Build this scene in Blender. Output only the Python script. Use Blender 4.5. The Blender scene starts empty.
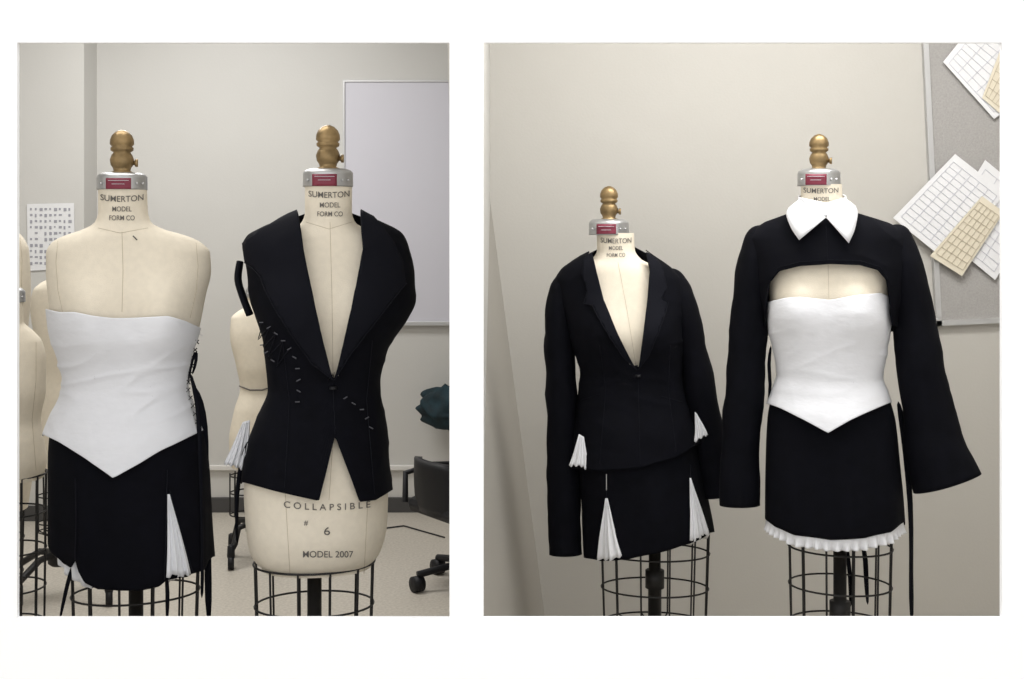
import bpy, bmesh, math, random
from math import sin, cos, pi, radians, atan2, hypot, exp
from mathutils import Vector, noise, Matrix
from mathutils.bvhtree import BVHTree
from mathutils.geometry import tessellate_polygon
random.seed(4)
FP=1260.0; CH=1.37; PH=230.0
S=bpy.context.scene
S.view_settings.view_transform='Standard'
C=bpy.context.collection

# ---------------------------------------------------------------- materials
def mat(name,col,rough=0.6,metal=0.0,noise_amt=0.0,nscale=20,bump=0.0,bscale=200,sheen=0.0,spec=0.5,col2=None,stretch=None,bdist=0.01):
    m=bpy.data.materials.new(name); m.use_nodes=True
    nt=m.node_tree; b=nt.nodes['Principled BSDF']
    b.inputs['Base Color'].default_value=(*col,1); b.inputs['Roughness'].default_value=rough
    b.inputs['Metallic'].default_value=metal
    b.inputs['Specular IOR Level'].default_value=spec
    if sheen: b.inputs['Sheen Weight'].default_value=sheen
    tc=nt.nodes.new('ShaderNodeTexCoord'); mp=nt.nodes.new('ShaderNodeMapping')
    nt.links.new(tc.outputs['Object'],mp.inputs[0])
    if stretch: mp.inputs['Scale'].default_value=stretch
    if noise_amt or col2:
        n=nt.nodes.new('ShaderNodeTexNoise'); n.inputs['Scale'].default_value=nscale; n.inputs['Detail'].default_value=5
        nt.links.new(mp.outputs[0],n.inputs['Vector'])
        r=nt.nodes.new('ShaderNodeValToRGB'); r.color_ramp.elements[0].position=0.35; r.color_ramp.elements[1].position=0.65
        c2=col2 or tuple(c*(1-noise_amt) for c in col)
        r.color_ramp.elements[0].color=(*c2,1); r.color_ramp.elements[1].color=(*col,1)
        nt.links.new(n.outputs[0],r.inputs[0]); nt.links.new(r.outputs[0],b.inputs['Base Color'])
    if bump:
        n2=nt.nodes.new('ShaderNodeTexNoise'); n2.inputs['Scale'].default_value=bscale; n2.inputs['Detail'].default_value=4
        nt.links.new(mp.outputs[0],n2.inputs['Vector'])
        bp=nt.nodes.new('ShaderNodeBump'); bp.inputs['Strength'].default_value=bump; bp.inputs['Distance'].default_value=bdist
        nt.links.new(n2.outputs[0],bp.inputs['Height']); nt.links.new(bp.outputs[0],b.inputs['Normal'])
    return m
M_cream=mat('linen_cream',(0.79,0.715,0.585),0.8,noise_amt=0.05,nscale=60,bump=0.12,bscale=400)
M_cream2=mat('linen_seam',(0.50,0.43,0.32),0.8)
M_black=mat('black_cloth',(0.0024,0.0026,0.0052),0.85,noise_amt=0.3,nscale=30,bump=0.25,bscale=12,spec=0.11)
M_black2=mat('black_lapel_cloth',(0.0036,0.0039,0.0072),0.8,bump=0.2,bscale=12,spec=0.13)
M_edge=mat('black_seam',(0.0055,0.006,0.010),0.7,spec=0.15)
M_white=mat('white_cotton',(0.765,0.77,0.80),0.75,noise_amt=0.02,nscale=40,bump=0.35,bscale=9,stretch=(1,1,2.0),bdist=0.015)
M_whp=mat('white_pleat_cotton',(0.78,0.785,0.81),0.75,noise_amt=0.02,nscale=40,bump=0.15,bscale=20)
M_whs=mat('white_seam',(0.56,0.56,0.60),0.8)
M_brass=mat('aged_brass',(0.36,0.25,0.12),0.40,0.75,noise_amt=0.4,nscale=30)
M_steel=mat('steel_cap',(0.50,0.50,0.50),0.35,0.8,noise_amt=0.1,nscale=40)
M_red=mat('red_label',(0.20,0.02,0.045),0.5)
M_iron=mat('dark_iron',(0.018,0.017,0.017),0.5,0.3)
M_ink=mat('ink',(0.12,0.11,0.10),0.8)
M_hook=mat('dark_hook_metal',(0.07,0.07,0.08),0.4,0.6)
M_wallL=mat('wall_paint_grey',(0.60,0.588,0.56),0.40,noise_amt=0.02,nscale=3,bump=0.05,bscale=120,spec=0.4)
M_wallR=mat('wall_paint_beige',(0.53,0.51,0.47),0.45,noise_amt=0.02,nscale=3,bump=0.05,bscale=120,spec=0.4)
M_wallS=mat('wall_paint_beige_shaded',(0.40,0.378,0.34),0.4,noise_amt=0.02,nscale=3,bump=0.05,bscale=120,spec=0.4)  # beige wall paint again, darkened: the side wall's shade is put into the colour
M_ceil=mat('ceiling_paint',(0.75,0.74,0.72),0.9)
M_front=mat('white_margin',(0.955,0.96,0.97),0.9,spec=0.1)  # plain white for the added margin panel
M_base=mat('vinyl_base_dark',(0.06,0.058,0.058),0.5)
M_trim=mat('trim_light',(0.72,0.70,0.67),0.5)
M_wb=mat('whiteboard',(0.62,0.61,0.665),0.25)
M_alu=mat('aluminium',(0.55,0.55,0.55),0.4,0.6)
M_board=mat('grey_tackboard',(0.40,0.385,0.37),0.95,noise_amt=0.12,nscale=150,bump=0.2,bscale=300)
M_paper=mat('paper',(0.78,0.78,0.79),0.8)
M_paper2=mat('pattern_paper',(0.72,0.66,0.53),0.8)
M_line=mat('pencil_line',(0.34,0.34,0.38),0.8)
M_grid=mat('grid_line',(0.58,0.58,0.64),0.8)
M_teal=mat('teal_fabric',(0.006,0.030,0.042),0.8,noise_amt=0.6,nscale=15,bump=0.5,bscale=20)
M_plast=mat('black_plastic',(0.008,0.008,0.010),0.5,spec=0.3)
M_floor=mat('vinyl_floor',(0.58,0.535,0.465),0.45,nscale=90,col2=(0.46,0.42,0.36))

# ---------------------------------------------------------------- helpers
def empty(name,loc=(0,0,0),rz=0):
    o=bpy.data.objects.new(name,None); o.location=loc; o.rotation_euler=(0,0,rz); o.empty_display_size=0.1
    C.objects.link(o); return o
def mk(name,verts,faces,m,parent=None,smooth=True,solid=0,soff=-1,bevel=0,sub=0):
    me=bpy.data.meshes.new(name); me.from_pydata([tuple(v) for v in verts],[],faces); me.update()
    bm=bmesh.new(); bm.from_mesh(me); bmesh.ops.recalc_face_normals(bm,faces=bm.faces); bm.to_mesh(me); bm.free()
    o=bpy.data.objects.new(name,me); C.objects.link(o)
    if m: me.materials.append(m)
    if smooth:
        for p in me.polygons: p.use_smooth=True
    if parent: o.parent=parent
    if sub:
        s=o.modifiers.new('sub','SUBSURF'); s.levels=sub; s.render_levels=sub
    if solid:
        s=o.modifiers.new('solid','SOLIDIFY'); s.thickness=solid; s.offset=soff
    if bevel:
        s=o.modifiers.new('bevel','BEVEL'); s.width=bevel; s.segments=2; s.limit_method='ANGLE'
    return o
BF=[(0,1,2,3),(4,7,6,5),(0,4,5,1),(1,5,6,2),(2,6,7,3),(3,7,4,0)]
def boxvf(x0,x1,y0,y1,z0,z1):
    return [(x0,y0,z0),(x1,y0,z0),(x1,y1,z0),(x0,y1,z0),(x0,y0,z1),(x1,y0,z1),(x1,y1,z1),(x0,y1,z1)]
def boxes(name,bl,m,parent=None,bevel=0):
    V=[];Fc=[]
    for b in bl:
        n=len(V); V+=boxvf(*b); Fc+=[tuple(i+n for i in f) for f in BF]
    return mk(name,V,Fc,m,parent,False,bevel=bevel)
def wires(name,lines,r,m,parent,cyc=False,smooth=True):
    cu=bpy.data.curves.new(name,'CURVE'); cu.dimensions='3D'; cu.bevel_depth=r; cu.bevel_resolution=2; cu.use_fill_caps=True
    for ln in lines:
        cy=cyc
        if isinstance(ln,tuple) and ln[0]=='c': cy=True; ln=ln[1]
        sp=cu.splines.new('POLY'); sp.points.add(len(ln)-1)
        for i,p in enumerate(ln): sp.points[i].co=(*p,1)
        sp.use_cyclic_u=cy
    o=bpy.data.objects.new(name,cu); C.objects.link(o); cu.materials.append(m)
    if parent: o.parent=parent
    return o
def lathevf(prof,c,n=28,axis='z'):
    V=[];Fc=[]
    for r,z in prof:
        for i in range(n):
            a=2*pi*i/n; V.append((c[0]+r*cos(a),c[1]+r*sin(a),c[2]+z))
    for j in range(len(prof)-1):
        for i in range(n):
            Fc.append((j*n+i,j*n+(i+1)%n,(j+1)*n+(i+1)%n,(j+1)*n+i))
    Fc.append(tuple(range(n))[::-1]); Fc.append(tuple((len(prof)-1)*n+i for i in range(n)))
    return V,Fc
def lathe(name,prof,c,m,parent,n=28):
    V,Fc=lathevf(prof,c,n); return mk(name,V,Fc,m,parent,True)
def hinterp(xs,ys,x):
    n=len(xs)
    if x<=xs[0]: return ys[0]
    if x>=xs[-1]: return ys[-1]
    k=0
    while xs[k+1]<x: k+=1
    d=[(ys[i+1]-ys[i])/(xs[i+1]-xs[i]) for i in range(n-1)]
    def tan(i):
        if i==0: return d[0]
        if i==n-1: return d[-1]
        if d[i-1]*d[i]<=0: return 0
        return 2*d[i-1]*d[i]/(d[i-1]+d[i])
    h=xs[k+1]-xs[k]; t=(x-xs[k])/h; m0=tan(k)*h; m1=tan(k+1)*h
    return (2*t**3-3*t*t+1)*ys[k]+(t**3-2*t*t+t)*m0+(-2*t**3+3*t*t)*ys[k+1]+(t**3-t*t)*m1
def lin(tab,x):
    if x<=tab[0][0]: return tab[0][1]
    for a,b in zip(tab,tab[1:]):
        if x<=b[0]:
            return a[1]+(b[1]-a[1])*(x-a[0])/(b[0]-a[0]+1e-9)
    return tab[-1][1]
def inpoly(x,y,P):
    c=False; j=len(P)-1
    for i in range(len(P)):
        if (P[i][1]>y)!=(P[j][1]>y) and x<(P[j][0]-P[i][0])*(y-P[i][1])/(P[j][1]-P[i][1])+P[i][0]: c=not c
        j=i
    return c

class Stand:
    """a spot in the room where one dress form stands, turned to face the viewer"""
    def __init__(s,cx,D):
        s.cx=cx; s.D=D; s.X=(cx-512)*D/FP; s.dist=hypot(s.X,D); s.th=atan2(s.X,D); s.k=D/FP
    def empty(s,name): return empty(name,(s.X,s.D,0),-s.th)
    def ray(s,px,py):
        dx,dy,dz=(px-512)/FP,1.0,-(py-PH)/FP
        return Vector((0,-s.dist,CH)),Vector((dx*cos(s.th)-dy*sin(s.th),dx*sin(s.th)+dy*cos(s.th),dz))
    def at(s,px,py,ly=0.0):
        o,d=s.ray(px,py); return o+d*((ly-o.y)/d.y)
    def proj(s,p):
        wx=s.X+p[0]*cos(s.th)+p[1]*sin(s.th); wy=s.D-p[0]*sin(s.th)+p[1]*cos(s.th)
        return 512+wx*FP/wy, PH-(p[2]-CH)*FP/wy
    def hit(s,bvh,px,py,off=0.0,fy=0.0):
        o,d=s.ray(px,py)
        if bvh:
            h=bvh.ray_cast(o,d.normalized())
            if h[0] is not None:
                n=h[1]
                if n.dot(d)>0: n=-n
                return h[0]+n*off-d.normalized()*off*0.3
        return s.at(px,py,fy)

class Prof:
    def __init__(s,st,rows,bumps=(),pw=0.88):
        s.st=st; s.pw=pw; R=[]
        for (py,xl,xr,df,db) in rows:
            a=st.at(xl,py); b=st.at(xr,py); R.append(((a.z+b.z)/2,a.x,b.x,df*st.k,db*st.k))
        R.sort(); s.z=[r[0] for r in R]; s.c=[[r[i] for r in R] for i in range(1,5)]
        s.b=[]
        for (bx,by,am,sx,sz) in bumps:
            p=st.at(bx,by); s.b.append((p.x,p.z,am*st.k,sx*st.k,sz*st.k))
    def pt(s,u,z,off=0):
        xl,xr,df,db=[hinterp(s.z,c,z) for c in s.c]
        c=(xl+xr)/2; a=(xr-xl)/2+off; su=sin(u); cu=cos(u)
        x=c+a*math.copysign(abs(su)**s.pw,su)
        if cu>=0:
            y=-(df+off)*abs(cu)**s.pw
            for bx,bz,am,sx,sz in s.b:
                y-=am*exp(-((x-bx)/sx)**2-((z-bz)/sz)**2)*min(1,cu*2)
        else: y=(db+off)*abs(cu)**s.pw
        return Vector((x,y,z))
def shell(name,pf,top,bot,m,parent,nu=180,nv=60,u0=-180,u1=180,off=0,cut=(),solid=0.003,wr=None,tb=None,bb=None,pleat=None,planar=False):
    st=pf.st; closed=(u1-u0)>=359.9
    def solve(tab,u,back):
        cu=cos(u)
        if isinstance(tab,(int,float)): tab=[(0,tab),(2000,tab)]
        if cu<0:
            side=tab[0][1] if sin(u)<0 else tab[-1][1]
            t=-cu; bk=back if back is not None else side
            return st.at(st.cx,side+(bk-side)*t,0).z
        z=st.at(st.cx,tab[0][1],0).z
        for _ in range(8):
            p=pf.pt(u,z,off); px,py=st.proj(p); tgt=lin(tab,px)
            nz=st.at(px,tgt,p.y).z; z=z+(nz-z)*0.8
        return z
    V=[];Fc=[]
    n=nu if closed else nu+1
    for i in range(n):
        u=radians(u0+(u1-u0)*i/nu)
        zt=solve(top,u,tb); zb=solve(bot,0.0 if planar else u,bb)
        for j in range(nv+1):
            v=j/nv; z=zt+(zb-zt)*v; p=pf.pt(u,z,off)
            d=0
            if wr: d+=wr(p,u,v)
            if pleat: d+=pleat(u,v)
            if d: p=p+Vector((sin(u),-cos(u),0))*d
            V.append(p)
    for i in range(nu):
        a=i*(nv+1); b=((i+1)%n)*(nv+1)
        for j in range(nv):
            f=(a+j,a+j+1,b+j+1,b+j)
            if cut:
                c=(V[f[0]]+V[f[2]])/2
                if c.y<0.0:
                    px,py=st.proj(c)
                    if any(inpoly(px,py,P) for P in cut): continue
            Fc.append(f)
    bvh=BVHTree.FromPolygons([v.copy() for v in V],Fc)
    used=set(i for f in Fc for i in f); mp={}; V2=[]
    for i in sorted(used): mp[i]=len(V2); V2.append(V[i])
    o=mk(name,V2,[tuple(mp[i] for i in f) for f in Fc],m,parent,True,solid=solid,soff=0)
    return o,bvh
def uncut(pf,bot,top,nu=90,nv=60,off=0):
    """smooth uncut surface, used for laying lapels on"""
    V=[];Fc=[];st=pf.st
    z1=st.at(st.cx,top).z; z0=st.at(st.cx,bot).z
    for i in range(nu):
        u=2*pi*i/nu
        for j in range(nv+1): V.append(pf.pt(u,z1+(z0-z1)*j/nv,off))
    for i in range(nu):
        a=i*(nv+1); b=((i+1)%nu)*(nv+1)
        for j in range(nv): Fc.append((a+j,a+j+1,b+j+1,b+j))
    return BVHTree.FromPolygons(V,Fc)
def drape(name,st,bvh,poly,m,parent,off=0.006,step=4.0,solid=0.003,fy=0.0,smooth=True,wob=0):
    bm=bmesh.new()
    vs=[bm.verts.new((x,y,0)) for x,y in poly]
    for t in tessellate_polygon([[Vector((x,y,0)) for x,y in poly]]):
        try: bm.faces.new([vs[i] for i in t])
        except Exception: pass
    xs=[p[0] for p in poly]; ys=[p[1] for p in poly]
    x=min(xs)+step
    while x<max(xs):
        bmesh.ops.bisect_plane(bm,geom=bm.verts[:]+bm.edges[:]+bm.faces[:],plane_co=(x,0,0),plane_no=(1,0,0)); x+=step
    y=min(ys)+step
    while y<max(ys):
        bmesh.ops.bisect_plane(bm,geom=bm.verts[:]+bm.edges[:]+bm.faces[:],plane_co=(0,y,0),plane_no=(0,1,0)); y+=step
    for v in bm.verts:
        q=st.hit(bvh,v.co.x,v.co.y,off+(wob*noise.noise(Vector((v.co.x*0.06,v.co.y*0.06,3)))),fy)
        v.co=q
    bm.verts.index_update()
    V=[v.co.copy() for v in bm.verts]; Fc=[tuple(v.index for v in f.verts) for f in bm.faces]; bm.free()
    return mk(name,V,Fc,m,parent,smooth,solid=solid,soff=0)
def pleats(name,st,bvh,tl,tr,bl,br,n,m,parent,off=0.006,amp=0.006,fy=0.0,nv=14):
    """gathered fan of soft, slightly uneven pleats"""
    V=[];Fc=[];k=n*8
    sd=(tl[0]*13.7+bl[1])%9
    for i in range(k+1):
        u0=i/k; u=u0+0.035*sin(u0*9+sd)*sin(pi*u0)
        ph=(0.5-0.5*cos(2*pi*n*u0+0.6*sin(u0*7+sd)))
        for j in range(nv+1):
            v=j/nv; bend=3.0*sin(pi*v)*sin(sd)*0.4
            px=(tl[0]*(1-u)+tr[0]*u)*(1-v)+(bl[0]*(1-u)+br[0]*u)*v+bend*v
            py=(tl[1]*(1-u)+tr[1]*u)*(1-v)+(bl[1]*(1-u)+br[1]*u)*v +(1.6*ph+1.2*sin(u0*5+sd))*v*v
            o=off+amp*(0.3+0.7*v)*ph**1.5*(0.75+0.35*sin(u0*11+sd+v*2))
            p=st.hit(bvh,px,py,o,fy)
            if not bvh: p.y-= o
            V.append(p)
    for i in range(k):
        for j in range(nv):
            a=i*(nv+1)+j; Fc.append((a,a+1,a+nv+2,a+nv+1))
    return mk(name,V,Fc,m,parent,True,solid=0.0012,soff=0)
def line(name,st,bvh,ptss,w,m,parent,off=0.003,fy=0.0):
    """thin seam lines lying on the surface"""
    lines=[]
    for pts in ptss:
        L=[]
        for a,b in zip(pts,pts[1:]):
            n=max(2,int(hypot(a[0]-b[0],a[1]-b[1])/3))
            for i in range(n): L.append(st.hit(bvh,a[0]+(b[0]-a[0])*i/n,a[1]+(b[1]-a[1])*i/n,off,fy))
        L.append(st.hit(bvh,pts[-1][0],pts[-1][1],off,fy)); lines.append(L)
    return wires(name,lines,w,m,parent)
def text(name,st,bvh,s,cx,cy,w,h,m,parent,arc=0,off=0.0015,tilt=0):
    cu=bpy.data.curves.new(name+'_c','FONT'); cu.body=s; cu.size=1; cu.offset=0.004
    o=bpy.data.objects.new(name+'_c',cu); C.objects.link(o)
    dg=bpy.context.evaluated_depsgraph_get(); me=bpy.data.meshes.new_from_object(o.evaluated_get(dg))
    vs=[v.co.copy() for v in me.vertices]; fc=[tuple(p.vertices) for p in me.polygons]
    bpy.data.objects.remove(o)
    x0=min(v.x for v in vs);x1=max(v.x for v in vs);y0=min(v.y for v in vs);y1=max(v.y for v in vs)
    V=[]
    for v in vs:
        t=(v.x-x0)/(x1-x0)-0.5
        px=cx+t*w; py=cy-((v.y-y0)/(y1-y0)-0.5)*h+arc*(2*t)**2+tilt*t
        V.append(st.hit(bvh,px,py,off))
    return mk(name,V,fc,m,parent,False)
def tube(name,st,pts,m,parent,nl=60,nr=40,wr=0.004,seed=0,capstart=True,fold=0):
    k=st.k; n=len(pts); L=[]
    for i in range(nl+1):
        t=i/nl*(n-1); xs=list(range(n))
        L.append([hinterp(xs,[p[q] for p in pts],t) for q in range(5)])
    cs=[st.at(l[0],l[1],l[2]*k) for l in L]
    V=[];Fc=[]
    for i,(c,l) in enumerate(zip(cs,L)):
        T=(cs[min(i+2,nl)]-cs[max(i-2,0)]).normalized(); Y=Vector((0,1,0)); Y=(Y-T*Y.dot(T)).normalized(); Sx=T.cross(Y)
        if Sx.x<0: Sx=-Sx
        for j in range(nr):
            a=2*pi*j/nr
            q=c+Sx*cos(a)*l[3]*k+Y*sin(a)*l[4]*k
            w=wr*noise.noise(Vector((q.x*9+seed,q.y*9,q.z*14)))+wr*0.4*noise.noise(Vector((q.x*20+seed,q.y*20,q.z*34)))
            w+=fold*sin(3*a+seed)*(i/nl)
            V.append(q+(Sx*cos(a)+Y*sin(a))*w)
    for i in range(nl):
        for j in range(nr):
            Fc.append((i*nr+j,i*nr+(j+1)%nr,(i+1)*nr+(j+1)%nr,(i+1)*nr+j))
    if capstart: Fc.append(tuple(range(nr)))
    bvh=BVHTree.FromPolygons(V,Fc)
    return mk(name,V,Fc,m,parent,True,solid=0.003,soff=0),bvh
def ribbon(name,st,pts,w,m,parent):
    V=[];Fc=[]
    for i,(px,py,ly) in enumerate(pts):
        a=0.5+0.5*sin(i*1.3)
        for sgn in (-1,1):
            p=st.at(px,py,ly*st.k)+Vector((sgn*w/2*(0.5+0.5*a),sgn*w/3*(1-a),0)); V.append(p)
    for i in range(len(pts)-1): Fc.append((2*i,2*i+1,2*i+3,2*i+2))
    return mk(name,V,Fc,m,parent,True,solid=0.0015,sub=1)

def head_hw(st,E,cx,ytop,yc0,yc1,w,depth,lab=True):
    """brass finial and steel neck cap"""
    k=st.k; c=st.at(cx,yc0,0); h=(yc0-ytop)*k
    pr=[(0.30,0),(0.30,0.05),(0.20,0.09),(0.22,0.16),(0.27,0.22),(0.29,0.34),(0.25,0.44),(0.20,0.5),(0.27,0.54),(0.28,0.60),(0.24,0.63),(0.29,0.68),(0.285,0.78),(0.24,0.88),(0.15,0.96),(0.05,1.0)]
    lathe('finial',[(r*h*0.9,z*h) for r,z in pr],(c.x,0,c.z),M_brass,E)
    V,Fc=lathevf([(0.05*h,0),(0.05*h,0.28*h),(0.09*h,0.30*h),(0.09*h,0.36*h)],(0,0,0),12)
    V=[(c.x+v[2]*0.95,v[0]-0.005,c.z+0.27*h+v[1]) for v in V]; mk('finial_screw',V,Fc,M_brass,E)
    rows=[(yc0-2,cx-w*0.40,cx+w*0.40,depth*0.8,depth*0.8),(yc0,cx-w*0.49,cx+w*0.49,depth*0.98,depth*0.98),(yc0+2,cx-w/2-1,cx+w/2+1,depth+1,depth+1),(yc1,cx-w/2-1.2,cx+w/2+1.2,depth+1.2,depth+1.2)]
    pf=Prof(st,rows,pw=1.0)
    V=[];Fc=[];n=40;zs=[pf.z[0]+(pf.z[-1]-pf.z[0])*i/12 for i in range(13)]
    for z in zs:
        for i in range(n): V.append(pf.pt(2*pi*i/n,z))
    for j in range(12):
        for i in range(n): Fc.append((j*n+i,j*n+(i+1)%n,(j+1)*n+(i+1)%n,(j+1)*n+i))
    Fc.append(tuple(range(n))); Fc.append(tuple(12*n+i for i in range(n)))
    mk('neck_cap',V,Fc,M_steel,E); bv=BVHTree.FromPolygons(V,Fc)
    if lab:
        y0=yc0+3
        drape('label',st,bv,[(cx-w*0.32,y0),(cx+w*0.18,y0),(cx+w*0.18,yc1-1),(cx-w*0.32,yc1-1)],M_red,E,off=0.0015,solid=0.001,step=3)
        line('label_print',st,bv,[[(cx-w*0.27,y0+2.5),(cx+w*0.13,y0+2.5)],[(cx-w*0.2,y0+6),(cx+w*0.05,y0+6)]],0.0006,M_whs,E,off=0.003)
    Vv=[];Ff=[]
    for t in (-0.42,0.3,0.42):
        p=st.hit(bv,cx+w*t,(yc0+yc1)/2+1,0.001)
        V,Fc=lathevf([(0.003,-0.001),(0.003,0.003)],(0,0,0),8); n=len(Vv)
        Vv+=[(p.x+v[0],p.y-v[2],p.z+v[1]) for v in V]; Ff+=[tuple(i+n for i in f) for f in Fc]
    mk('cap_rivets',Vv,Ff,M_alu,E)
def cage(st,E,z1,xl,xr,ybot,depth,zl=0.27,w=0.0026):
    k=st.k; a=st.at(xl,ybot); b=st.at(xr,ybot); c=(a.x+b.x)/2; rx=(b.x-a.x)/2; ry=depth*k
    L=[];n=12; z1=z1+0.01
    sc=lambda z:0.92+0.06*((z-zl)/(z1-zl))
    def ring(z): return ('c',[(c+rx*sc(z)*cos(2*pi*i/40),ry*sc(z)*sin(2*pi*i/40),z) for i in range(40)])
    q=z1
    while q>zl+0.03: L.append(ring(q)); q-=0.10
    L.append(ring(zl))
    for i in range(n):
        t=2*pi*(i+0.5)/n
        L.append([(c+rx*sc(q)*cos(t),ry*sc(q)*sin(t),q) for q in (z1,(z1+zl)/2,zl)]+[(c+0.01*cos(t),0.01*sin(t),zl-0.03)])
    wires('skirt_cage',L,w,M_iron,E)
    lathe('pole',[(0.019,0.12),(0.019,zl+0.10),(0.027,zl+0.10),(0.027,zl+0.15),(0.017,zl+0.15),(0.017,z1+0.06)],(c,0,0),M_iron,E,20)
    base(E,c)
def base(E,c,R=0.24):
    L=[]
    for i in range(4):
        a=radians(45+90*i); L.append([(c,0,0.17),(c+0.10*cos(a),0.10*sin(a),0.16),(c+R*0.85*cos(a),R*0.85*sin(a),0.10),(c+R*cos(a),R*sin(a),0.075)])
    wires('base_legs',L,0.013,M_iron,E)
    V=[];Fc=[]
    for i in range(4):
        a=radians(45+90*i); v,f=lathevf([(0.012,-0.012),(0.028,-0.012),(0.028,0.012),(0.012,0.012)],(0,0,0),20); n=len(V)
        V+=[(c+R*cos(a)+q[2],R*sin(a)+q[0],0.0285+q[1]) for q in v]; Fc+=[tuple(t+n for t in x) for x in f]
        v,f=lathevf([(0.008,0.03),(0.016,0.055),(0.014,0.095),(0.008,0.10)],(c+R*cos(a),R*sin(a),0),12); n=len(V)
        V+=v; Fc+=[tuple(t+n for t in x) for x in f]
    mk('casters',V,Fc,M_plast,E)
    lathe('base_hub',[(0.03,0.12),(0.042,0.13),(0.042,0.18),(0.022,0.21)],(c,0,0),M_iron,E,20)
def torso(st,E,rows,bumps,top,bot):
    pf=Prof(st,rows,bumps)
    o,bv=shell('torso',pf,top,bot,M_cream,E,nu=120,nv=130,solid=0,planar=True)
    z=min(v.co.z for v in o.data.vertices); V=[pf.pt(2*pi*i/48,z) for i in range(48)]
    mk('torso_underside',V,[tuple(range(48))],M_cream2,E,False)
    return pf,bv,z

def ridge(x): return max(0.0,1-abs(x)*2.6)**2
def wrC(sx=0,g=1.0):
    def f(p,u,v):
        w=exp(-((v-0.52)/0.28)**2)
        d=0.003*noise.noise(Vector((p.x*10+sx,p.y*6,p.z*18)))
        # drag folds running across the waist
        d+=w*0.0048*g*ridge(noise.noise(Vector((p.x*5+p.z*6+sx,1,p.z*20-p.x*7))))
        d+=(1-w)*0.0018*g*ridge(noise.noise(Vector((p.x*12+sx,2,p.z*8+p.x*5))))
        return d
    return f
wrB=lambda p,u,v: 0.0035*noise.noise(Vector((p.x*9,p.y*7,p.z*12)))+0.002*ridge(noise.noise(Vector((p.x*8+p.z*6,p.y*4,p.z*13))))
def wrS(p,u,v): return (0.005*noise.noise(Vector((p.x*10,p.y*8,p.z*5)))+0.004*v*sin(u*9))

# ================================================================ FORM 1 (corset + skirt)
s1=Stand(125,3.0)
E=s1.empty('dress_form')
rows=[(188,98,147,23,23),(212,98,148,24,24),(222,95,151,26,26),(229,84,163,29,30),(235,66,184,32,34),(242,52,200,34,38),(253,46,210,37,42),(272,46,211,42,46),(295,48,206,46,46),(330,52,199,47,44),(360,60,190,42,40),(385,65,186,39,38),(410,58,191,44,44),(445,50,200,52,54),(500,50,205,56,60),(530,58,200,52,56),(545,62,197,49,52),(552,66,194,44,48)]
bm1=[(88,310,14,26,30),(163,310,14,26,30)]
pf,bv,zb=torso(s1,E,rows,bm1,188,566)
head_hw(s1,E,122,130,175,190,49,24)
text('neck_print',s1,bv,'SUMERTON',122,199,42,6,M_ink,E,arc=-2)
text('neck_print_b',s1,bv,'MODEL',122,209,19,5,M_ink,E)
text('neck_print_c',s1,bv,'FORM CO',122,218,25,5,M_ink,E)
line('seams',s1,bv,[[(122,232),(123,270),(122,312)],[(98,228),(120,233),(148,228)],[(58,241),(56,262),(58,290),(64,318)],[(196,243),(198,266),(196,292),(190,318)]],0.0006,M_cream2,E,off=0.0002)
line('tape',s1,bv,[[(133,236),(137,240)]],0.0015,M_ink,E,off=0.001)
cage(s1,E,zb,68,202,560,46)
G=s1.empty('white_corset')
rc=[(300,46,206,50,48),(312,47,205,51,47),(335,51,199,52,46),(360,59,190,46,42),(382,63,187,43,40),(398,58,190,46,46),(415,50,195,53,52),(435,42,203,61,56),(480,36,208,70,64)]
pc=Prof(s1,rc,[(88,318,15,27,32),(163,318,15,27,32)])
o,bc=shell('corset_body',pc,[(46,309),(60,312),(75,312),(95,316),(112,318),(125,318),(150,317),(168,316),(185,321),(205,330)],[(41,433),(60,442),(85,458),(113,478),(135,466),(160,451),(203,430)],M_white,G,nu=200,nv=100,wr=wrC(0),tb=335,bb=430)
line('corset_seams',s1,bc,[[(90,318),(90,350),(96,385),(88,420),(80,452)],[(120,320),(119,390),(113,476)],[(160,318),(158,350),(150,385),(158,420),(165,447)],[(62,314),(70,360),(74,388),(60,440)],[(185,322),(180,360),(174,388),(186,436)]],0.0008,M_whs,G,off=0.0004)
line('corset_topstitch',s1,bc,[[(48,315),(60,318),(75,318),(95,322),(112,324),(125,324),(150,323),(168,322),(185,327),(203,336)]],0.0007,M_whs,G,off=0.0004)
Ls=[]
for i in range(12):
    y=340+i*8; x=lin([(335,199),(385,188),(435,202)],y)
    Ls.append([(x-3,y),(x+1,y+4)]); Ls.append([(x-3,y+4),(x+1,y)])
line('side_lacing',s1,bc,Ls,0.0013,M_black,G,off=0.001)
ribbon('corset_tie',s1,[(193,385,-5),(200,400,-4),(205,425,-10),(207,460,-12),(206,500,-12),(208,540,-10),(208,580,-12),(209,622,-12)],0.018,M_black2,G)
ribbon('corset_tie_b',s1,[(192,375,-5),(197,360,-8),(196,345,-8),(190,372,-12),(188,384,-14)],0.008,M_black2,G)
ribbon('corset_tie_c',s1,[(190,372,-20),(198,400,-24),(200,440,-34),(202,500,-40),(203,560,-44),(202,600,-44)],0.012,M_black2,G)
K=s1.empty('black_skirt')
rs=[(425,50,200,52,50),(450,48,206,57,56),(500,47,210,62,62),(545,48,212,64,64),(590,50,213,66,64),(620,50,213,66,64)]
ps=Prof(s1,rs)
o,bs=shell('skirt_panels',ps,428,[(47,540),(53,553),(62,564),(70,568),(76,560),(79,570),(86,582),(98,589),(118,591),(140,590),(158,586),(166,580),(188,577),(191,574),(203,570),(213,556)],M_black,K,nu=260,nv=50,wr=wrS,bb=555)
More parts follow.
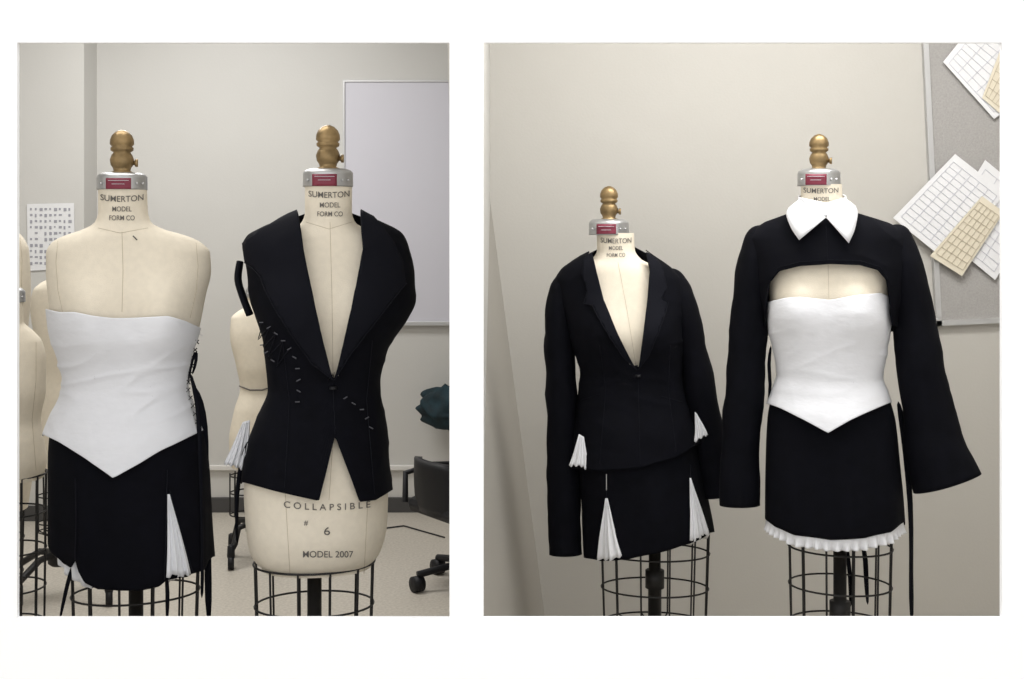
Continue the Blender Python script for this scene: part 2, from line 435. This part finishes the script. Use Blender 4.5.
shell('underskirt',ps,530,[(47,548),(60,564),(66,574),(78,582),(90,589),(100,589),(200,575)],M_whp,K,nu=60,nv=12,u0=-66,u1=-28,off=-0.010,pleat=lambda u,v:0.004*sin(u*40))
pleats('pleated_insert',s1,bs,(167,494),(169,494),(165,582),(190,573),4,M_whp,K,off=0.004,amp=0.010)
line('slit_edge',s1,bs,[[(167,470),(166,500),(164,580)],[(169,490),(181,535),(192,572)],[(76,478),(77,520),(76,560)]],0.0012,M_edge,K,off=0.003)
ribbon('skirt_tie',s1,[(75,560,-40),(70,575,-44),(66,590,-44),(60,620,-42)],0.010,M_black2,K)
ribbon('skirt_tie_b',s1,[(166,575,-50),(168,590,-50),(167,622,-50)],0.010,M_black2,K)

# ================================================================ FORM 2 (vest)
s2=Stand(322,3.0)
E=s2.empty('dress_form')
rows=[(186,305,352,23,23),(212,305,352,24,24),(222,302,355,26,26),(230,290,368,29,30),(237,272,384,32,34),(244,262,394,34,38),(256,256,400,37,42),(280,256,400,42,46),(310,260,396,46,44),(345,266,388,44,42),(385,271,377,40,40),(415,260,380,45,48),(450,249,384,52,54),(490,244,388,57,60),(525,246,387,57,58),(545,249,383,54,56),(556,254,378,50,52),(563,262,371,44,46)]
pf2,bv2,zb=torso(s2,E,rows,[(290,312,12,26,30),(362,312,12,26,30)],186,578)
head_hw(s2,E,328,125,171,187,48,24)
text('neck_print',s2,bv2,'SUMERTON',329,195,40,6,M_ink,E,arc=-1.5)
text('neck_print_b',s2,bv2,'MODEL',330,205,20,5,M_ink,E)
text('neck_print_c',s2,bv2,'FORM CO',330,214,25,5,M_ink,E)
text('hip_print',s2,bv2,'C O L L A P S I B L E',327,507,86,6.5,M_ink,E,arc=-3)
text('hip_print_b',s2,bv2,'#',306,523,4,5,M_ink,E)
text('hip_print_c',s2,bv2,'6',327,531,6,8,M_ink,E)
text('hip_print_d',s2,bv2,'MODEL 2007',328,554,50,6.5,M_ink,E,arc=0)
line('seams',s2,bv2,[[(330,222),(332,300),(333,376)],[(333,440),(329,500)],[(285,490),(290,574)],[(368,495),(364,574)],[(306,222),(329,229),(352,222)]],0.0006,M_cream2,E,off=0.0002)
cage(s2,E,zb,252,376,563,48)
G=s2.empty('black_vest')
rvv=[(211,297,360,28,30),(216,289,370,31,33),(222,274,384,34,38),(229,259,397,37,42),(236,248,404,40,46),(246,244,408,44,50),(262,246,411,48,53),(282,249,414,52,54),(300,252,415,54,53),(318,257,408,54,51),(350,265,388,51,49),(385,269,379,47,46),(410,260,383,53,53),(440,249,388,61,61),(480,242,390,67,67),(520,240,392,70,69)]
pvv=Prof(s2,rvv,[(290,312,12,28,32),(362,312,12,28,32)])
Vcut=[(297,180),(295,214),(300,250),(311,310),(329,376),(338,376),(357,310),(366,250),(364,214),(356,180)]
o,bvv=shell('vest_body',pvv,[(242,236),(262,226),(280,218),(300,211),(358,211),(376,218),(395,228),(410,238)],[(242,482),(280,492),(319,501),(335,436),(360,502),(375,500),(390,490)],M_black,G,nu=260,nv=130,wr=wrB,cut=[Vcut],tb=207,bb=480)
fl=uncut(pvv,520,211)
LL=[(299,213),(304,250),(315,308),(333,379),(312,362),(294,335),(280,312),(268,290),(264,278),(258,270),(249,262),(246,244),(262,233),(280,222)]
LR=[(359,213),(362,250),(352,308),(334,379),(350,352),(366,330),(380,312),(392,298),(403,284),(400,262),(392,244),(382,230),(372,220)]
drape('lapel_l',s2,fl,LL,M_black2,G,off=0.009,fy=-0.05,solid=0.004,wob=0.002)
drape('lapel_r',s2,fl,LR,M_black2,G,off=0.009,fy=-0.05,solid=0.004,wob=0.002)
line('lapel_edges',s2,fl,[[(333,379),(312,362),(294,335),(280,312),(268,290),(264,278),(258,270),(249,262)],[(334,379),(350,352),(366,330),(380,312),(403,284)]],0.0010,M_edge,G,off=0.012)
line('vest_seams',s2,bvv,[[(333,384),(335,434)],[(283,340),(290,400),(285,488)],[(372,340),(366,400),(374,494)]],0.0008,M_edge,G,off=0.002)
Vv=[];Ff=[]
pts=[(263,322),(270,327),(277,333),(284,340),(290,348),(295,357),(298,368),(299,380),(299,391),(298,402),(345,398),(353,404),(361,410),(366,418),(370,428),(262,345),(268,352),(274,360)]
for i,(x,y) in enumerate(pts):
    p=s2.hit(bvv,x,y,0.004); n=len(Vv); a=0.6*sin(i*2.1)
    b=boxvf(-0.005,0.005,-0.002,0.002,-0.0011,0.0011)
    Vv+=[(p.x+q[0]*cos(a)-q[2]*sin(a),p.y+q[1],p.z+q[0]*sin(a)+q[2]*cos(a)) for q in b]; Ff+=[tuple(t+n for t in f) for f in BF]
mk('hooks',Vv,Ff,M_hook,G,False)
p=s2.hit(bvv,333,388,0.006); lathe('button',[(0.001,-0.004),(0.008,-0.003),(0.008,0.003),(0.001,0.004)],p,M_plast,G,16)
line('lacing',s2,bvv,[[(263,322),(258,340),(270,327),(264,348),(277,333),(270,356),(284,340),(278,366),(290,348)]],0.0012,M_edge,G,off=0.004)
pleats('pleated_insert',s2,None,(243,422),(250,420),(224,462),(248,472),5,M_whp,G,off=0.0,amp=0.012,fy=0.03)
tube('armhole_strap',s2,[(240,262,8,3,9),(238,278,6,3,10),(243,297,4,3,10),(250,315,2,3,9)],M_black2,G,nl=20,nr=16,wr=0.001)
ribbon('vest_tie',s2,[(249,440,10),(243,455,14),(238,480,14),(236,510,16),(237,545,16)],0.012,M_black2,G)

# ================================================================ FORM 3 (blazer)
s3=Stand(634,3.6)
E=s3.empty('dress_form')
rows=[(233,597,634,18,18),(250,597,635,19,19),(259,592,641,21,22),(266,578,656,24,26),(273,566,670,26,28),(282,562,679,28,32),(300,562,682,32,36),(340,573,677,38,36),(380,585,679,32,32),(420,582,688,40,40),(470,582,698,44,46),(505,588,704,43,45),(520,596,700,40,42)]
pf3,bv3,zb=torso(s3,E,rows,[(604,330,9,20,24),(656,330,9,20,24)],233,530)
head_hw(s3,E,609,186,221,235,38,19)
text('neck_print',s3,bv3,'SUMERTON',616,241,30,5,M_ink,E,arc=-1)
text('neck_print_b',s3,bv3,'MODEL',616,248,14,4,M_ink,E)
text('neck_print_c',s3,bv3,'FORM CO',616,255,18,4,M_ink,E)
line('seams',s3,bv3,[[(618,262),(627,310),(636,366)]],0.0006,M_cream2,E,off=0.0002)
cage(s3,E,zb,598,712,530,38,zl=0.25)
G=s3.empty('black_blazer')
rb=[(248,592,643,24,26),(254,584,651,27,28),(262,571,663,30,31),(270,561,673,32,34),(280,557,682,34,37),(300,559,686,38,40),(340,571,684,44,41),(375,580,682,40,37),(400,578,687,43,42),(430,574,698,49,48),(460,570,708,54,52),(490,568,712,56,54)]
pb=Prof(s3,rb,[(604,330,9,20,24),(656,330,9,20,24)])
cutB=[(587,228),(588,256),(595,290),(606,325),(632,366),(641,366),(652,325),(656,290),(654,256),(649,228)]
o,bb=shell('blazer_body',pb,[(550,270),(585,253),(595,249),(645,249),(652,253),(690,268)],[(570,469),(600,471),(640,468),(675,458),(700,443),(708,437)],M_black,G,nu=220,nv=120,wr=wrB,cut=[cutB],tb=242,bb=455)
fl=uncut(pb,480,248)
drape('lapel_l',s3,fl,[(593,254),(597,272),(604,300),(616,332),(637,370),(623,356),(610,338),(600,320),(593,306),(585,304),(588,292),(582,274),(585,260)],M_black2,G,off=0.007,step=3,wob=0.001,fy=-0.06)
drape('lapel_r',s3,fl,[(645,254),(649,272),(647,300),(644,332),(638,370),(649,354),(657,334),(664,314),(667,303),(661,299),(666,288),(662,270),(654,259)],M_black2,G,off=0.007,step=3,wob=0.001,fy=-0.06)
line('lapel_edges',s3,fl,[[(637,369),(623,356),(610,338),(600,320),(593,306),(585,304),(588,292)],[(638,369),(649,354),(657,334),(664,314),(667,303),(661,299)]],0.0009,M_edge,G,off=0.009)
line('blazer_seams',s3,bb,[[(638,376),(640,464)],[(600,345),(606,390),(600,464)],[(670,345),(668,390),(676,452)],[(582,400),(600,394)],[(660,396),(682,402)]],0.0007,M_edge,G,off=0.002)
p=s3.hit(bb,638,376,0.004); lathe('button',[(0.001,-0.004),(0.008,-0.003),(0.008,0.003),(0.001,0.004)],p,M_plast,G,16)
tube('sleeve_l',s3,[(577,274,4,6,8),(568,282,4,12,20),(561,303,4,15,24),(560,350,3,15,22),(562,410,0,15,20),(563,470,-4,16,18),(564,520,-8,16,16),(565,554,-10,16,15)],M_black,G,seed=1,wr=0.005)
tube('sleeve_r',s3,[(662,272,4,5,8),(671,281,4,12,20),(681,304,4,15,24),(692,350,3,15,22),(701,400,0,16,20),(708,440,-2,16,18),(714,475,-4,15,16),(717,497,-6,13,14)],M_black,G,seed=5,wr=0.005)
pleats('peplum_pleat_l',s3,None,(579,434),(584,437),(569,464),(588,468),4,M_whp,G,off=0,amp=0.010,fy=-0.11)
pleats('peplum_pleat_r',s3,None,(695,412),(697,414),(694,440),(708,435),3,M_whp,G,off=0,amp=0.010,fy=-0.10)
K=s3.empty('black_skirt')
rs3=[(440,578,696,46,48),(470,579,702,50,50),(510,582,709,53,53),(545,584,714,55,54),(580,585,718,56,55)]
ps3=Prof(s3,rs3)
o,bs3=shell('skirt_panels',ps3,440,[(584,557),(600,561),(630,559),(660,552),(690,544),(716,530)],M_black,K,nu=180,nv=40,wr=wrS,bb=535)
pleats('pleated_insert_l',s3,bs3,(606,498),(608,498),(598,559),(622,556),4,M_whp,K,off=0.003,amp=0.010)
pleats('pleated_insert_r',s3,bs3,(689,478),(690,478),(689,544),(709,536),4,M_whp,K,off=0.003,amp=0.010)
line('slit_edge',s3,bs3,[[(607,474),(607,500),(598,560)],[(607,500),(622,557)],[(690,465),(690,480),(689,544)]],0.001,M_edge,K,off=0.003)
line('zip',s3,bs3,[[(607,474),(607,490)]],0.0012,M_alu,K,off=0.004)

# ================================================================ FORM 4 (cropped jacket + corset + skirt)
s4=Stand(829,3.3)
E=s4.empty('dress_form')
rows=[(184,801,842,20,20),(205,801,843,21,21),(214,796,850,23,24),(222,780,868,26,28),(230,768,886,28,32),(240,763,896,30,36),(265,765,895,35,40),(300,769,889,40,40),(340,773,884,40,38),(375,779,881,35,35),(405,771,891,38,40),(450,770,895,40,46),(490,774,896,42,48),(505,782,890,40,44),(512,788,884,37,40)]
pf4,bv4,zb=torso(s4,E,rows,[(797,300,11,21,26),(858,300,11,21,26)],184,520)
head_hw(s4,E,819,134,171,186,41,21)
text('neck_print',s4,bv4,'SUMERTON',821,191,34,5,M_ink,E,arc=-1)
text('neck_print_b',s4,bv4,'MODEL',822,199,16,4,M_ink,E)
line('seams',s4,bv4,[[(828,262),(829,298)]],0.0006,M_cream2,E,off=0.0002)
cage(s4,E,zb,786,895,520,42,zl=0.25)
G=s4.empty('white_corset')
rc=[(285,766,892,42,42),(300,766,892,44,42),(325,768,891,46,42),(350,773,887,42,40),(375,777,883,41,38),(390,773,888,47,43),(410,765,894,56,48),(440,758,900,63,54)]
pc4=Prof(s4,rc,[(797,308,12,22,28),(858,308,12,22,28)])
o,bc4=shell('corset_body',pc4,[(764,303),(785,298),(800,297),(830,300),(858,295),(880,293),(893,298)],[(763,402),(780,408),(800,418),(828,433),(850,420),(875,409),(894,401)],M_white,G,nu=180,nv=90,wr=wrC(4,0.6),tb=305,bb=400)
line('corset_seams',s4,bc4,[[(800,300),(800,335),(806,375),(800,416)],[(828,303),(829,375),(828,431)],[(858,298),(858,335),(852,375),(860,414)],[(780,302),(784,375),(776,405)],[(880,297),(876,375),(882,405)]],0.0008,M_whs,G,off=0.0004)
line('corset_topstitch',s4,bc4,[[(768,308),(785,304),(800,303),(830,306),(858,301),(880,299),(890,303)]],0.0007,M_whs,G,off=0.0004)
ribbon('corset_tie_d',s4,[(771,345,6),(768,365,4),(771,385,4),(768,405,4)],0.010,M_black2,G)
ribbon('corset_tie',s4,[(898,400,10),(904,430,8),(909,480,6),(912,530,4),(911,575,4),(912,622,4)],0.018,M_black2,G)
ribbon('corset_tie_b',s4,[(846,540,40),(849,565,40),(851,590,40),(850,608,40)],0.012,M_black2,G)
ribbon('corset_tie_c',s4,[(862,540,40),(866,560,40),(866,580,40),(868,606,40)],0.014,M_black2,G)
K=s4.empty('black_skirt')
rs4=[(390,774,887,37,42),(420,768,895,43,49),(460,766,899,49,54),(500,765,903,53,56),(545,765,905,54,58),(580,764,906,55,58)]
ps4=Prof(s4,rs4)
o,bs4=shell('skirt_body',ps4,393,[(764,517),(775,527),(795,535),(830,540),(865,538),(890,532),(904,522)],M_black,K,nu=200,nv=40,wr=lambda p,u,v:0.5*wrS(p,u,v)*v,bb=505)
shell('ruffle_hem',ps4,[(764,514),(775,524),(795,532),(830,537),(865,535),(890,529),(904,519)],[(764,526),(775,537),(795,546),(830,551),(865,550),(890,543),(904,531)],M_whp,K,nu=480,nv=8,off=-0.006,tb=500,bb=515,pleat=lambda u,v:0.5*wrS(Vector((sin(u)*.17,-cos(u)*.14,.65)),u,1)+0.002+0.008*v*v*sin(u*46+2*sin(u*5)))
B=s4.empty('black_cropped_jacket')
rj=[(202,804,842,25,26),(208,796,852,28,30),(214,782,868,30,33),(221,768,884,33,37),(229,757,899,36,41),(240,750,908,39,45),(260,752,908,44,49),(290,758,904,47,50),(330,764,898,47,48),(360,768,895,46,46)]
pj=Prof(s4,rj,[(797,300,9,22,28),(858,300,9,22,28)])
o,bj=shell('jacket_body',pj,[(745,230),(790,213),(810,214),(826,219),(842,213),(856,213),(912,230)],[(748,330),(765,328),(768,300),(771,282),(780,271),(800,266),(830,264),(860,265),(878,270),(886,280),(889,298),(892,326),(908,330)],M_black,B,nu=300,nv=70,wr=wrB,tb=206,bb=335)
line('hem_stitch',s4,bj,[[(766,310),(768,290),(778,268),(800,262),(830,260),(860,261),(880,267),(891,285)]],0.0007,M_edge,B,off=0.002)
line('jacket_front',s4,bj,[[(826,226),(828,260)]],0.0007,M_edge,B,off=0.002)
tube('sleeve_l',s4,[(772,232,4,6,8),(762,240,4,16,22),(756,262,4,18,26),(751,310,2,19,25),(746,370,0,19,22),(742,430,-4,19,20),(740,470,-6,19,20),(741,505,-8,20,20)],M_black,B,seed=2,wr=0.005)
tube('sleeve_r',s4,[(885,230,4,6,8),(893,238,4,16,22),(902,260,4,18,26),(912,310,2,20,25),(921,370,-2,22,24),(929,420,-4,25,25),(936,455,-6,30,27),(946,484,-8,33,28)],M_black,B,seed=7,wr=0.005,fold=0.003)
cr=[(194,799,845,23,25),(206,797,848,26,28),(216,791,856,31,33)]
pcl=Prof(s4,cr,pw=1.0)
shell('collar_stand',pcl,[(795,196),(826,203),(850,196)],216,M_whp,B,nu=80,nv=8,tb=192,bb=212)
for nm,sg in (('collar_l',-1),('collar_r',1)):
    if sg<0: top=[(799,199,-14),(804,203,-24),(813,209,-31),(826,217,-36)]; bot=[(788,208,-14),(786,214,-32),(791,228,-43),(799,240,-47)]
    else: top=[(844,197,-14),(840,203,-24),(835,209,-31),(826,217,-36)]; bot=[(856,206,-14),(858,213,-32),(855,229,-43),(849,243,-47)]
    V=[];n=12
    for i in range(n+1):
        t=i/n*3; xs=[0,1,2,3]
        a=[hinterp(xs,[p[q] for p in top],t) for q in range(3)]; b=[hinterp(xs,[p[q] for p in bot],t) for q in range(3)]
        for j in range(7):
            v=j/6; bulge=-6*sin(pi*v)
            V.append(s4.at(a[0]+(b[0]-a[0])*v,a[1]+(b[1]-a[1])*v,(a[2]+(b[2]-a[2])*v+bulge)*s4.k))
    Fc=[(i*7+j,i*7+j+1,(i+1)*7+j+1,(i+1)*7+j) for i in range(n) for j in range(6)]
    mk(nm,V,Fc,M_whp,B,True,solid=0.003)

# ================================================================ partial / background forms
def plain(cx,D,rows,top,bot,fin=None):
    st=Stand(cx,D); E=st.empty('dress_form'); pf,bv,z=torso(st,E,rows,[],top,bot)
    if fin: head_hw(st,E,*fin)
    return st,E,bv,z
st,E,bv,z=plain(-22,3.7,[(185,-40,-4,18,18),(212,-40,-4,20,20),(226,-56,10,24,26),(236,-76,22,30,32),(250,-82,29,34,36),(290,-80,31,38,38),(330,-74,28,38,36),(375,-62,16,34,34),(420,-70,26,42,42),(470,-76,33,46,46),(510,-70,28,44,44)],185,518,(-22,140,172,186,37,18))
line('seams',st,bv,[[(20,238),(22,260),(21,300),(18,330)]],0.0006,M_cream2,E,off=0.0002)
cage(st,E,z,-66,26,511,40)
st,E,bv,z=plain(8,3.35,[(300,-8,24,17,17),(322,-8,24,18,18),(332,-20,34,22,22),(342,-28,42,26,28),(360,-31,46,30,32),(390,-28,46,34,34),(420,-22,41,30,30),(440,-26,44,36,36),(462,-28,47,38,38),(475,-24,44,36,36)],300,484,(8,262,290,302,33,17))
line('seams',st,bv,[[(36,342),(36,380),(32,420),(36,470)]],0.0006,M_cream2,E,off=0.0002)
cage(st,E,z,-24,48,478,36)
# one more behind the corset form
s6,E,bv,z=plain(60,4.7,[(270,50,70,10,10),(277,50,70,10,10),(283,40,80,13,14),(290,33,86,15,17),(306,30,88,17,19),(345,36,83,19,19),(372,40,79,16,16),(400,36,84,20,21),(440,32,88,23,24),(462,33,86,22,23),(470,37,82,19,20)],270,474,None)
lathe('neck_cap',[(0.036,0),(0.036,0.02),(0.02,0.03),(0.014,0.04),(0.02,0.055),(0.01,0.075)],(0,0,s6.at(60,270).z),M_steel,E)
cage(s6,E,z,36,83,470,18,zl=0.25)
s5=Stand(256,5.2); E=s5.empty('dress_form')
pf5,bv5,z=torso(s5,E,[(296,247,265,8,8),(306,246,266,9,9),(311,238,274,11,12),(318,231,281,13,15),(335,230,282,16,17),(365,236,276,17,17),(388,240,272,14,14),(410,234,278,18,19),(440,229,283,20,21),(465,231,281,19,20),(470,235,277,17,18)],[],296,470)
head_hw(s5,E,256,272,288,297,19,9,lab=False)
line('waist_tape',s5,bv5,[[(240,386),(250,390),(262,390),(272,387)]],0.003,M_ink,E,off=0.002)
c0=s5.at(256,470); lathe('pole',[(0.016,0.12),(0.016,c0.z+0.03)],(c0.x,0,0),M_iron,E,16)
wires('skirt_cage',[('c',[(c0.x+0.105*cos(2*pi*i/32),0.075*sin(2*pi*i/32),z) for i in range(32)]) for z in (0.36,0.29,0.2)]+[[(c0.x+0.105*cos(t),0.075*sin(t),0.37),(c0.x+0.105*cos(t),0.075*sin(t),0.2)] for t in [i*pi/5 for i in range(10)]],0.003,M_iron,E)
base(E,c0.x,0.14)

# ================================================================ room shell
YB=6.12; YPR=5.935; XP=-2.016; XL=-2.9; YR=4.3; XR=2.3; H=2.75; YF=2.5; T=0.012; XE=1.4
boxes('floor',[(-3.2,3.2,-1.5,YB+0.1,-0.08,0)],M_floor)
boxes('ceiling',[(-3.2,3.2,YF+T,YB+0.1,H,H+0.08)],M_ceil)
boxes('wall_back',[(XL-0.1,XE+0.1,YB,YB+0.1,0,H)],M_wallL)
boxes('wall_left',[(XL-0.1,XL,YF+T,YB,0,H)],M_wallL)
boxes('wall_pier',[(XL,XP,YPR,YB,0,H)],M_wallL)
boxes('wall_divider',[(-0.115,-0.075,YF+T,YR+0.1,0,H)],M_wallL)
boxes('wall_alcove',[(XE,XE+0.1,YR+0.1,YB,0,H)],M_wallL)
boxes('wall_back_right',[(-0.075,XR+0.1,YR,YR+0.1,0,H)],M_wallR)
boxes('wall_right',[(XR,XR+0.1,YF+T,YR,0,H)],M_wallR)
k=YF/FP
xa,xb=(17-512)*k,(449.5-512)*k; xc,xd=(483.5-512)*k,(1002-512)*k; zt=CH+(PH-42.5)*k; zb=CH-(618-PH)*k
boxes('margin_panel',[(-3.2,xa,YF,YF+T,0,H),(xb,xc,YF,YF+T,zb,zt),(xd,3.2,YF,YF+T,0,H),(xa,xd,YF,YF+T,zt,H),(xa,xd,YF,YF+T,0,zb)],M_front)  # added panel, no real wall: stands in for the blank white margins around both views
def wp(px,py,D): return ((px-512)*D/FP,D,CH-(py-PH)*D/FP)
def edge(z):
    py=PH-(z-CH)*FP/YR; px=486+(py-170)*(545-486)/(618-170); return (px-512)*YR/FP
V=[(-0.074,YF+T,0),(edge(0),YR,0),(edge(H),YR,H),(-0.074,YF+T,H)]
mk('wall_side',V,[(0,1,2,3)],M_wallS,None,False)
boxes('baseboard_back',[(XP,XE,YB-0.012,YB,0,0.073)],M_base,bevel=0.003)
boxes('baseboard_left',[(XL,XP,YPR-0.012,YPR,0,0.073)],M_base,bevel=0.003)
boxes('baseboard_right',[(0.15,XR,YR-0.012,YR,0,0.04)],M_base,bevel=0.003)
boxes('trim_1',[(XP,XE,YB-0.02,YB,0.205,0.23)],M_trim,bevel=0.004)
Wb=empty('whiteboard',(0,0,0)); kb=YB/FP
wx0=(345-512)*kb; wx1=0.9; wz1=CH+(PH-82)*kb; wz0=CH-(322-PH)*kb
boxes('panel',[(wx0,wx1,YB-0.018,YB,wz0,wz1)],M_wb,Wb)
boxes('frame',[(wx0-0.008,wx0+0.003,YB-0.024,YB,wz0-0.012,wz1+0.008),(wx1-0.004,wx1+0.012,YB-0.024,YB,wz0-0.012,wz1+0.012),(wx0,wx1,YB-0.024,YB,wz1-0.003,wz1+0.008),(wx0,wx1,YB-0.03,YB,wz0-0.016,wz0+0.004)],M_alu,Wb,bevel=0.002)
Po=empty('wall_notice')
def quad3(pts,D): return [wp(x,y,D) for x,y in pts]
mk('sheet',quad3([(27,204),(74,203),(75,268),(28,271)],YPR-0.004),[(0,1,2,3)],M_paper,Po,False,solid=0.002)
V=[];Fc=[]
for r in range(10):
    for c in range(9):
        if random.random()<0.1: continue
        x=30+c*4.8; y=208+r*6.0; w=random.uniform(1.6,3.4); h=random.uniform(1.6,3.4); n=len(V)
        V+=quad3([(x,y),(x+w,y),(x+w,y+h),(x,y+h)],YPR-0.0075); Fc.append((n,n+1,n+2,n+3))
mk('print',V,Fc,M_line,Po,False)
Tb=empty('tack_board'); Dw=YR
a=radians(2.7)
def tb(u,v,dy=0):
    o=Vector(wp(938,322,Dw)); return (o.x+u*cos(a)-v*sin(a),Dw-dy,o.z+u*sin(a)+v*cos(a))
def tq(u0,v0,u1,v1,dy): return [tb(u0,v0,dy),tb(u1,v0,dy),tb(u1,v1,dy),tb(u0,v1,dy)]
def slab(name,u0,v0,u1,v1,d,m):
    V=tq(u0,v0,u1,v1,0)+tq(u0,v0,u1,v1,d); return mk(name,V,BF,m,Tb,False)
slab('panel',0,0,0.9,1.2,0.014,M_board)
slab('frame_left',-0.012,-0.012,0.006,1.212,0.022,M_alu); slab('frame_bottom',-0.012,-0.012,0.912,0.006,0.022,M_alu)
slab('frame_top',-0.012,1.194,0.912,1.212,0.022,M_alu); slab('frame_right',0.894,-0.012,0.912,1.212,0.022,M_alu)
def paper(pts,D,m,nx=0,ny=0,name='pinned_paper',lm=M_grid):
    E=empty(name)
    mk('sheet',quad3(pts,D),[(0,1,2,3)],m,E,False,solid=0.0015)
    if nx:
        P=[Vector(p) for p in pts]
        def bl(u,v): q=(P[0]*(1-u)+P[1]*u)*(1-v)+(P[3]*(1-u)+P[2]*u)*v; return wp(q.x,q.y,D-0.003)
        L=[]
        for i in range(nx+1): u=0.07+0.86*i/nx; L.append([bl(u,0.08),bl(u,0.93)])
        for i in range(ny+1): v=0.08+0.85*i/ny; L.append([bl(0.07,v),bl(0.93,v)])
        wires('ruled_grid',L,0.0008,lm,E)
    return E
paper([(975,22),(1050,74),(994,119),(943,62)],YR-0.026,M_paper,5,7)
paper([(1004,40),(1060,70),(1004,117),(982,98)],YR-0.032,M_paper2,6,6,lm=M_cream2)
paper([(985,160),(1040,205),(995,280),(940,235)],YR-0.026,M_paper,4,9)
paper([(955,154),(1005,193),(950,264),(893,218)],YR-0.032,M_paper,5,12)
paper([(982,196),(1004,212),(962,276),(930,256)],YR-0.038,M_paper2,5,8,lm=M_cream2)

# office chair (mostly hidden at the right of the left bay)
Ch=empty('office_chair',((472-512)*4.85/FP,4.85,0),radians(35))
def rr_box(name,x0,x1,y0,y1,z0,z1,m,bv): return boxes(name,[(x0,x1,y0,y1,z0,z1)],m,Ch,bevel=bv)
rr_box('seat',-0.19,0.19,-0.18,0.18,0.28,0.34,M_plast,0.025)
V=[];Fc=[]
for j in range(9):
    z=0.30+0.20*j/8; hw=0.17*(1-0.25*(j/8)**2)
    for i in range(9):
        t=-1+2*i/8; V.append((-0.20-0.03*j/8+0.05*t*t,t*hw,z))
for j in range(8):
    for i in range(8): q=j*9+i; Fc.append((q,q+1,q+10,q+9))
mk('backrest',V,Fc,M_plast,Ch,True,solid=0.03)
wires('arms',[[(-0.18,s*0.2,0.31),(-0.17,s*0.215,0.42),(-0.05,s*0.215,0.44),(0.10,s*0.215,0.43),(0.11,s*0.2,0.31)] for s in (-1,1)],0.012,M_plast,Ch)
lathe('gas_lift',[(0.03,0.07),(0.03,0.18),(0.018,0.18),(0.018,0.28)],(0,0,0),M_iron,Ch,16)
wires('base_star',[[(0,0,0.1),(0.22*cos(t),0.22*sin(t),0.065)] for t in [i*2*pi/5+0.4 for i in range(5)]],0.014,M_plast,Ch)
V=[];Fc=[]
for i in range(5):
    t=i*2*pi/5+0.4; v,f=lathevf([(0.01,-0.02),(0.03,-0.02),(0.03,0.02),(0.01,0.02)],(0,0,0),18); n=len(V)
    V+=[(0.22*cos(t)+q[2],0.22*sin(t)+q[0],0.031+q[1]) for q in v]; Fc+=[tuple(a_+n for a_ in x) for x in f]
mk('casters',V,Fc,M_plast,Ch)
# jacket hanging from hook on back wall
J=empty('hanging_jacket'); V=[];Fc=[]
c=Vector(wp(454,408,YB-0.13))
for j in range(25):
    v=j/24
    for i in range(36):
        a_=2*pi*i/36; r=(0.16*sin(pi*min(1,max(0.05,v*0.9+0.05)))**0.35)*(1+0.3*noise.noise(Vector((cos(a_)*3,sin(a_)*3,v*5))))
        V.append((c.x+r*cos(a_),c.y+r*0.5*sin(a_),c.z+0.10-0.20*v+0.03*noise.noise(Vector((cos(a_)*3,5,v*3)))))
for j in range(24):
    for i in range(36): Fc.append((j*36+i,j*36+(i+1)%36,(j+1)*36+(i+1)%36,(j+1)*36+i))
Fc.append(tuple(range(36))); Fc.append(tuple(24*36+i for i in range(36)))
mk('folded_cloth',V,Fc,M_teal,J,True)
wires('hook',[[(c.x+.03,YB,c.z+0.16),(c.x+.03,YB-0.07,c.z+0.15),(c.x+.03,YB-0.12,c.z+0.08)]],0.008,M_alu,J)
wires('power_cable',[[(-0.75,5.9,0.004),(-0.62,5.75,0.004),(-0.5,5.82,0.004),(-0.3,5.6,0.004)]],0.0035,M_plast,None)

# ================================================================ lights
def area(name,loc,sx,sy,e,col=(1,1,1),rot=(0,0,0)):
    l=bpy.data.lights.new(name,'AREA'); l.shape='RECTANGLE'; l.size=sx; l.size_y=sy; l.energy=e; l.color=col
    o=bpy.data.objects.new(name,l); o.location=loc; o.rotation_euler=rot; C.objects.link(o); return o
area('ceiling_light',(-1.4,4.9,2.70),1.2,0.6,38,(1,0.995,0.98))
area('ceiling_light',(-1.1,3.2,2.70),1.2,0.6,16,(1,0.985,0.96))
area('ceiling_light',(0.9,3.1,2.70),1.4,0.5,38,(1,0.99,0.97))
W=bpy.data.worlds.new('World'); S.world=W; W.use_nodes=True
W.node_tree.nodes['Background'].inputs[0].default_value=(1,1,1,1); W.node_tree.nodes['Background'].inputs[1].default_value=1.35

# ================================================================ camera
cd=bpy.data.cameras.new('camera'); cam=bpy.data.objects.new('camera',cd); C.objects.link(cam)
cam.location=(0,0,CH); cam.rotation_euler=(radians(90),0,0); cd.sensor_width=36; cd.lens=36*FP/1024; cd.shift_y=-(339.5-PH)/1024
S.camera=cam
